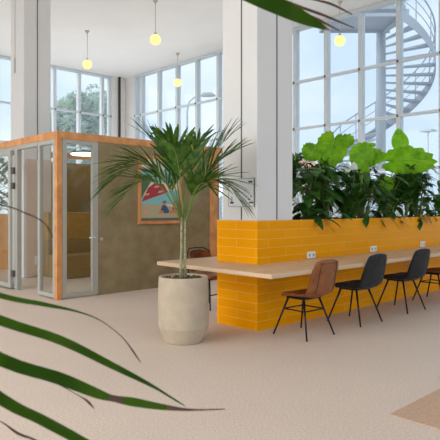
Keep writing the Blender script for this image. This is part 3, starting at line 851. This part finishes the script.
alocasia(7.20, 4.55, 'bright green elephant ear plant in the middle of the planter', [
    (7.31, 4.42, 2.08, D(-.55, .62, -.25), CAMN, .44, .46, .07),
    (7.42, 4.52, 2.18, D(.75, .1, -.5), (-.6, -.6, .5), .34, .32, .07),
    (7.52, 4.6, 2.33, D(.5, .25, -.1), (-.5, -.5, .5), .18, .14, 0)], 2)
alocasia(8.20, 4.50, 'elephant ear plant with the largest lime leaf and a pointed upright leaf', [
    (8.16, 4.44, 2.17, D(.96, .10, -.15), CAMN, .74, .48, .07),
    (8.66, 4.60, 2.38, D(-.12, 1, .05), (-AX[1], -AX[0], .1), .42, .30, 0),
    (7.72, 4.40, 1.86, D(.2, -.6, -.6), CAMN, .26, .24, .07)], 3)
# second counter seen through the booth's open side
c2 = tiled_counter(2.9, 6.7, 12.4, 13.05, 1.25, 2.93, 'distant yellow tiled counter seen through the glass at the left edge')
for x, sd_, lab in ((4.85, 31, 'tall leafy plant above the distant yellow counter, cut by the left edge of the photo'), (5.55, 32, 'tall leafy plant above the distant yellow counter, right beside the thick left pillar')):
    pl2 = plant_root('weeping_fig', x, 12.72, lab, grp='plants in the distant planter')
    leafy(pl2, 70, .2, 1.7, .50, .30, .14, M['midleaf'], sd_)

# ------------------------------------------------------------------ foreground palm beside the camera
FG = [
    ('tip1', [(0.08, 1.197, 1.304, 0.0075), (0.237, 1.116, 1.304, 0.0079), (0.411, 1.019, 1.236, 0.0074), (0.478, 0.996, 1.216, 0.0067), (0.541, 0.977, 1.197, 0.0031), (0.587, 0.961, 1.175, 0.0015), (0.63, 0.947, 1.137, 0.0013), (0.655, 0.937, 1.099, 0.0021), (0.664, 0.929, 1.081, 0.0005)]),
    ('leaf2', [(0.08, 1.197, 1.304, 0.0117), (0.235, 1.104, 1.281, 0.0131), (0.402, 0.999, 1.194, 0.0118), (0.501, 0.961, 1.148, 0.0118), (0.591, 0.93, 1.091, 0.0088), (0.66, 0.891, 1.045, 0.0045), (0.704, 0.877, 1.012, 0.0026), (0.723, 0.858, 0.996, 0.001)]),
    ('leaf3', [(0.08, 1.197, 1.304, 0.0142), (0.24, 1.058, 1.236, 0.0152), (0.382, 0.949, 1.137, 0.0134), (0.469, 0.908, 1.095, 0.0138), (0.53, 0.877, 1.061, 0.0109), (0.556, 0.866, 1.049, 0.0074), (0.591, 0.846, 1.038, 0.0102), (0.637, 0.83, 1.023, 0.0076), (0.691, 0.806, 1.01, 0.0029), (0.747, 0.766, 1.008, 0.0012)]),
    ('leaf4', [(0.08, 1.197, 1.304, 0.0126), (0.227, 1.001, 1.212, 0.0136), (0.362, 0.899, 1.087, 0.0106), (0.419, 0.873, 1.045, 0.01), (0.477, 0.845, 1.001, 0.0094), (0.556, 0.81, 0.937, 0.0071), (0.626, 0.785, 0.868, 0.0009)]),
    ('dry0', [(0.08, 1.197, 1.304, 0.0042), (0.26, 1.08, 1.431, 0.0035), (0.402, 0.999, 1.405, 0.0027), (0.444, 0.987, 1.39, 0.0024), (0.469, 0.977, 1.377, 0.0021), (0.484, 0.976, 1.362, 0.0015), (0.491, 0.97, 1.343, 0.0006)]),
    ('dry6', [(0.08, 1.197, 1.304, 0.0033), (0.279, 1.09, 1.182, 0.0027), (0.402, 0.999, 1.119, 0.0018), (0.478, 0.955, 1.079, 0.0012), (0.52, 0.928, 1.049, 0.0009), (0.534, 0.915, 1.036, 0.0024), (0.542, 0.907, 1.023, 0.0006)]),
    ('dry7', [(0.08, 1.197, 1.304, 0.0033), (0.257, 1.069, 1.12, 0.0026), (0.352, 1.006, 1.047, 0.0013), (0.394, 0.979, 1.02, 0.0009), (0.422, 0.967, 0.993, 0.0027), (0.45, 0.954, 0.976, 0.0018), (0.481, 0.924, 0.945, 0.0005)]),
    ('top8', [(0.08, 1.197, 1.304, 0.0134), (0.158, 1.164, 1.69, 0.0156), (0.35, 1.049, 1.978, 0.02), (0.577, 0.874, 1.921, 0.0206), (0.754, 0.732, 1.82, 0.0181), (0.83, 0.687, 1.788, 0.0156), (0.868, 0.665, 1.772, 0.0118), (0.897, 0.65, 1.761, 0.0059), (0.92, 0.642, 1.755, 0.001)]),
    ('top9', [(0.08, 1.197, 1.304, 0.005), (0.179, 1.213, 1.742, 0.0045), (0.423, 1.049, 2.045, 0.0048), (0.703, 0.85, 1.936, 0.004), (0.848, 0.766, 1.852, 0.0031), (0.917, 0.728, 1.828, 0.003), (0.971, 0.691, 1.809, 0.0028), (1.024, 0.653, 1.786, 0.0009)]),
    ('top10', [(0.08, 1.197, 1.304, 0.005), (0.145, 1.176, 1.655, 0.0043), (0.376, 1.024, 1.942, 0.0045), (0.63, 0.851, 1.902, 0.0038), (0.833, 0.725, 1.812, 0.003), (0.91, 0.679, 1.789, 0.0026), (0.939, 0.665, 1.778, 0.0025), (0.96, 0.646, 1.764, 0.0008)]),
    ('top11', [(0.08, 1.197, 1.304, 0.005), (0.205, 1.188, 1.814, 0.0045), (0.505, 0.97, 2.064, 0.0038), (0.761, 0.795, 1.896, 0.003), (0.87, 0.717, 1.84, 0.0022), (0.926, 0.691, 1.833, 0.0021), (0.965, 0.669, 1.826, 0.0025), (1.003, 0.645, 1.808, 0.0013)]),
]
fgp = empty('broadleaf_palm', (.08, 1.197, 0))
fx, fy = fgp.location.x, fgp.location.y
MB().lathe([(0, 0), (.15, 0), (.19, .34), (.185, .36), (.17, .35), (.165, .31), (0, .31)], n=32).build('pot', M['pot'], fgp)
MB().lathe([(.166, .30), (.166, .325), (0, .33)], n=20).build('soil', M['bark'], fgp)
MB().tube([(.0, 0, .32), (-.01, .01, .6), (.01, 0, .95), (0, 0, 1.32)], [.032, .028, .025, .02], 12).build('trunk', M['palmstem'], fgp)
def smooth_pts(pts, k=4):
    out = []
    n = len(pts)
    for i in range(n-1):
        p0, p1, p2, p3 = (Vector(pts[max(i-1, 0)]), Vector(pts[i]), Vector(pts[i+1]), Vector(pts[min(i+2, n-1)]))
        for j in range(k):
            t = j/k
            out.append(.5*((2*p1)+(p2-p0)*t+(2*p0-5*p1+4*p2-p3)*t*t+(3*p1-p0-3*p2+p3)*t**3))
    out.append(Vector(pts[-1])); return out
for nm, pts in FG:
    P4 = smooth_pts([(a-fx, b-fy, c, w) for a, b, c, w in [tuple(q) for q in pts]]) if False else None
    xyz = smooth_pts([(a-fx, b-fy, c) for a, b, c, w in pts]); ws = [p.x for p in smooth_pts([(w, 0, 0) for *_, w in pts])]
    ws = [max(w, .0003) for w in ws]
    nrm = -AV*.55+ZV*.85 if not nm.startswith('top') else -AV*.75+ZV*-.3
    dry = nm.startswith('dry') or nm in ('top9', 'top10', 'top11')
    b = MB()
    b.strip(xyz, ws, nrm, .18)
    n = len(xyz)-1
    b.bm.faces.ensure_lookup_table()
    for i, f_ in enumerate(b.bm.faces):
        t = (i//2)/n
        if nm in ('leaf3',) and (t > .80 or .50 < t < .585): f_.material_index = 1
        if nm == 'top8' and t > .935: f_.material_index = 2
        if nm == 'tip1' and t > .62: f_.material_index = 1
        if nm == 'leaf2' and t > .93: f_.material_index = 1
    b.build('dry_leaf' if dry else 'leaf', [M['fgdry'] if dry else M['fg'], M['fgdry'], M['fgtip']], fgp, recalc=False)
tag(fgp, 'foreground palm whose long blades cross the left and top edges of the photo', 'plant')

# ------------------------------------------------------------------ outdoors
struct(MB().box((-60, -60, -.5), (160, 160, -.14)).build('ground', M['bounce']))
# spiral stair
SX, SY, RO, RI = 15.9, 9.15, 1.62, .15
st = empty('spiral_stair', (SX, SY, -.14))
def ang(a): # a: degrees measured from the photo's right towards the building
    v = RV*math.cos(R(a))-AV*math.sin(R(a)); return v
MB().tube([(0, 0, 0), (0, 0, 8.6)], RI, 24).build('column', M['stairs'], st)
z0, a0, dz, da = 4.05, -80, .222, 12.4
for i in range(-17, 14):
    a = a0+i*da; z = z0+i*dz+.14
    if z < .2: continue
    p = [ang(a-da*.5), ang(a+da*.5)]
    tr = MB().prism([p[0]*RI*.8+ZV*z, p[0]*RO+ZV*z, p[1]*RO+ZV*z, p[1]*RI*.8+ZV*z], (0, 0, .05))
    tr.build('tread', M['stairs'], st)
def helix(i0, i1, r, dzo, n): return [ang(a0+(i0+(i1-i0)*k/n)*da)*r+ZV*(z0+.14+(i0+(i1-i0)*k/n)*dz+dzo) for k in range(n+1)]
sg = MB()
lo = helix(-17, 13.5, RO, -.16, 90); hi = helix(-17, 13.5, RO, .16, 90); lo2 = helix(-17, 13.5, RO+.02, -.16, 90); hi2 = helix(-17, 13.5, RO+.02, .16, 90)
sg.grid([lo, hi]); sg.grid([lo2, hi2]); sg.grid([lo, lo2]); sg.grid([hi, hi2]); sg.build('stringer', M['stairs'], st)
hr = MB()
for dzo, r_ in ((1.05, .026), (.75, .014), (.45, .014)): hr.tube(helix(-17, 13.5, RO, dzo, 90), r_, 6)
hr.build('handrail', M['stairs'], st)
for i in range(-16, 14, 2):
    q = helix(i, i+1, RO, 0, 1)[0]
    MB().tube([q, q+ZV*1.05], .017, 6).build('baluster', M['stairs'], st)
zt = z0+.14+13.6*dz
pf = MB()
e = ang(88)
def PF(r, a, z): return RV*r+AV*a+ZV*z
pf.prism([PF(-2.0, -.1, zt), PF(.18, -.1, zt), PF(.35, -1.62, zt), PF(-2.0, -1.62, zt)], (0, 0, .12))
for a_ in (-.12, -1.62):
    pf.prism([PF(-2.0, a_, zt-.10), PF(.25, a_, zt-.10), PF(.25, a_, zt+.24), PF(-2.0, a_, zt+.24)], AV*.04)
pf.prism([PF(-2.0, -.1, zt-.1), PF(-2.0, -1.62, zt-.1), PF(-2.0, -1.62, zt+.24), PF(-2.0, -.1, zt+.24)], RV*.04)
pf.build('landing', M['stairs'], st)
lr_ = MB()
for dzo in (.5, .8, 1.1):
    lr_.tube([PF(.25, -1.6, zt+dzo), PF(-2.0, -1.6, zt+dzo), PF(-2.0, -.1, zt+dzo)], .02, 6)
for r_ in (-2.0, -1.3, -.6, .2): lr_.tube([PF(r_, -1.6, zt), PF(r_, -1.6, zt+1.1)], .018, 6)
lr_.build('landing_rail', M['stairs'], st)
tag(st, 'pale grey steel spiral staircase outside the tall window', 'staircase')

# street lamp and mast
def place(px, d):
    xc = (px-220)/549.6*d; return Vector((AX[0]*xc+AX[1]*d, -AX[1]*xc+AX[0]*d, -.14))
sl_ = empty('street_lamp', place(187, 27))
MB().tube([(0, 0, 0), (0, 0, 3), tuple(ZV*6.3), tuple(ZV*6.75+RV*.1), tuple(ZV*7.0+RV*.4), tuple(ZV*7.05+RV*.7)], [.09, .08, .06, .05, .05, .05], 10).build('pole', M['stairs'], sl_)
hd = MB(); hd.tube([RV*.62+ZV*7.06, RV*.8+ZV*7.1, RV*1.2+ZV*7.1, RV*1.4+ZV*7.04], [.05, .12, .12, .03], 10); hd.build('lamp_head', M['alu'], sl_)
tag(sl_, 'curved-arm street lamp outside the window between booth and pillar', 'street lamp')
ms = empty('floodlight_mast', place(428, 60))
MB().tube([(0, 0, 0), (0, 0, 9.9)], [.14, .07], 8).build('pole', M['stairs'], ms)
MB().box((-.7, -.7, 9.85), (.7, .7, 10.05), 0).build('lamp_head', M['stairs'], ms)
tag(ms, 'slim floodlight mast far outside, right of the spiral stair', 'street lamp')
# house with red roof
hp = place(296, 42)
ho = empty('house', hp, R(20))
MB().box((-5, -3, 0), (1.2, 3, 4.0)).build('wall', M['render'], ho)
rf = MB(); a = [(-5.4, -3.4, 4.0), (1.5, -3.4, 4.0), (1.5, 3.4, 4.0), (-5.4, 3.4, 4.0)]; t1, t2 = (-3.6, 0, 5.7), (-.6, 0, 5.7)
for fcs in ((a[0], a[1], t2, t1), (a[2], a[3], t1, t2), (a[1], a[2], t2), (a[3], a[0], t1), (a[3], a[2], a[1], a[0])): rf.poly(fcs)
rf.build('roof', M['brick'], ho)
tag(ho, 'distant house with a red tiled roof beside the white pillar, outside the window', 'building')
# trees beyond the far window
def tree(px, d, h, r, lab, seed):
    q = random.Random(seed); root = empty('tree', place(px, d)); tag(root, lab, 'tree', 'trees outside the far window')
    MB().tube([(0, 0, 0), (.1, 0, h*.3), (0, .1, h*.7)], [.3, .24, .1], 8).build('trunk', M['trunk'], root)
    c = MB(); cl = []
    for k in range(16):
        a = q.uniform(0, 6.28); rr = r*.8*math.sqrt(q.random()); cl.append((Vector((rr*math.cos(a), rr*math.sin(a), h*q.uniform(.45, .93))), r*q.uniform(.28, .5)))
    for k in range(2600):
        ce, cr_ = cl[q.randrange(16)]
        v = Vector((q.gauss(0, 1), q.gauss(0, 1), q.gauss(0, 1))).normalized()*cr_*q.uniform(.75, 1.05)
        p = ce+v; s = q.uniform(.14, .32); u = Vector((q.gauss(0, 1), q.gauss(0, 1), q.gauss(0, 1))).normalized(); w = u.orthogonal().normalized()
        c.poly([p-u*s, p+w*s*.6, p+u*s, p-w*s*.6])
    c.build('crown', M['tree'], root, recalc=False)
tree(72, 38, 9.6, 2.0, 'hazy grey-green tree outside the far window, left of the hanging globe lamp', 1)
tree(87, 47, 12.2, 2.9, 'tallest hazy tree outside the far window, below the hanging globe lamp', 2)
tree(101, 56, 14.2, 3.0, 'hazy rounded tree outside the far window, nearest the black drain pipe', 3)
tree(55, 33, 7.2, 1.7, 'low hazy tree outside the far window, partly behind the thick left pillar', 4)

# ------------------------------------------------------------------ light, world, camera
w = bpy.data.worlds.new('overcast_sky'); SC.world = w; w.use_nodes = True
nt = w.node_tree; N, L = nt.nodes, nt.links; bg = N['Background']
tc = N.new('ShaderNodeTexCoord'); mp = N.new('ShaderNodeMapping'); mp.inputs['Scale'].default_value = (1, 1, 2.2)
ns = N.new('ShaderNodeTexNoise'); ns.inputs['Scale'].default_value = 3.2; ns.inputs['Detail'].default_value = 6
cr = N.new('ShaderNodeValToRGB'); cr.color_ramp.elements[0].position = .40; cr.color_ramp.elements[1].position = .66
cr.color_ramp.elements[0].color = (.58, .74, .93, 1); cr.color_ramp.elements[1].color = (.83, .92, .99, 1)
L.new(tc.outputs['Generated'], mp.inputs[0]); L.new(mp.outputs[0], ns.inputs['Vector']); L.new(ns.outputs[0], cr.inputs[0]); L.new(cr.outputs[0], bg.inputs[0])
bg.inputs[1].default_value = 1.0

def area(name, loc, target, sx, sy, power, col):
    ld = bpy.data.lights.new(name, 'AREA'); ld.shape = 'RECTANGLE'; ld.size = sx; ld.size_y = sy; ld.energy = power; ld.color = col
    o = bpy.data.objects.new(name, ld); COL.objects.link(o); o.location = loc
    o.rotation_euler = (Vector(target)-Vector(loc)).to_track_quat('-Z', 'Y').to_euler(); return o
sd = bpy.data.lights.new('bright_overcast_west', 'SUN'); sd.energy = 2.35; sd.angle = R(80); sd.color = (1.0, .975, .94)
so2 = bpy.data.objects.new('bright_overcast_west', sd); COL.objects.link(so2); so2.location = (-30, 5, 12)
so2.rotation_euler = Vector((.84, -.42, -.34)).to_track_quat('-Z', 'Y').to_euler()
area('south_fill', (3.5, -12, 2.6), (5, 5, 1.2), 18, 4, 120, (1.0, .95, .89))  # added fill lamp beyond the open south side, no window there
area('overhead_fill', (-4.2, 4.5, 6.3), (-3.2, 4.4, 0), 8, 8, 900, (1.0, .96, .92))  # added lamp under the ceiling to brighten the floor, no skylight here
area('ceiling_fill_east', (XW-.15, 11.5, 1.5), (6, 11.5, 6.6), 11, 1.8, 165, (1.0, .98, .97))  # added unseen lamp, kept low and aimed up to brighten the ceiling
area('ceiling_fill_north', (6.5, YW-.2, 1.5), (6.5, 12, 6.6), 8, 1.8, 135, (1.0, .98, .97))  # unseen partner of the east lamp, also added for the ceiling

cam = bpy.data.cameras.new('camera'); co = bpy.data.objects.new('camera', cam); COL.objects.link(co)
co.location = (0, 0, 1.40); co.rotation_euler = (R(90), 0, R(-43.757))
cam.sensor_width = 36; cam.lens = 549.6/440*36; cam.shift_y = -12.2/440
cam.clip_start = .05; cam.clip_end = 400
cam.dof.use_dof = True; cam.dof.focus_distance = 7.0; cam.dof.aperture_fstop = 11
SC.camera = co
SC.view_settings.view_transform = 'Standard'; SC.view_settings.look = 'None'; SC.view_settings.gamma = 1; SC.view_settings.use_curve_mapping = False
SC.view_settings.exposure = 0.27
SC.cycles.use_denoising = True
SC.cycles.max_bounces = 10; SC.cycles.transparent_max_bounces = 24; SC.cycles.diffuse_bounces = 5
SC.cycles.sample_clamp_indirect = 6
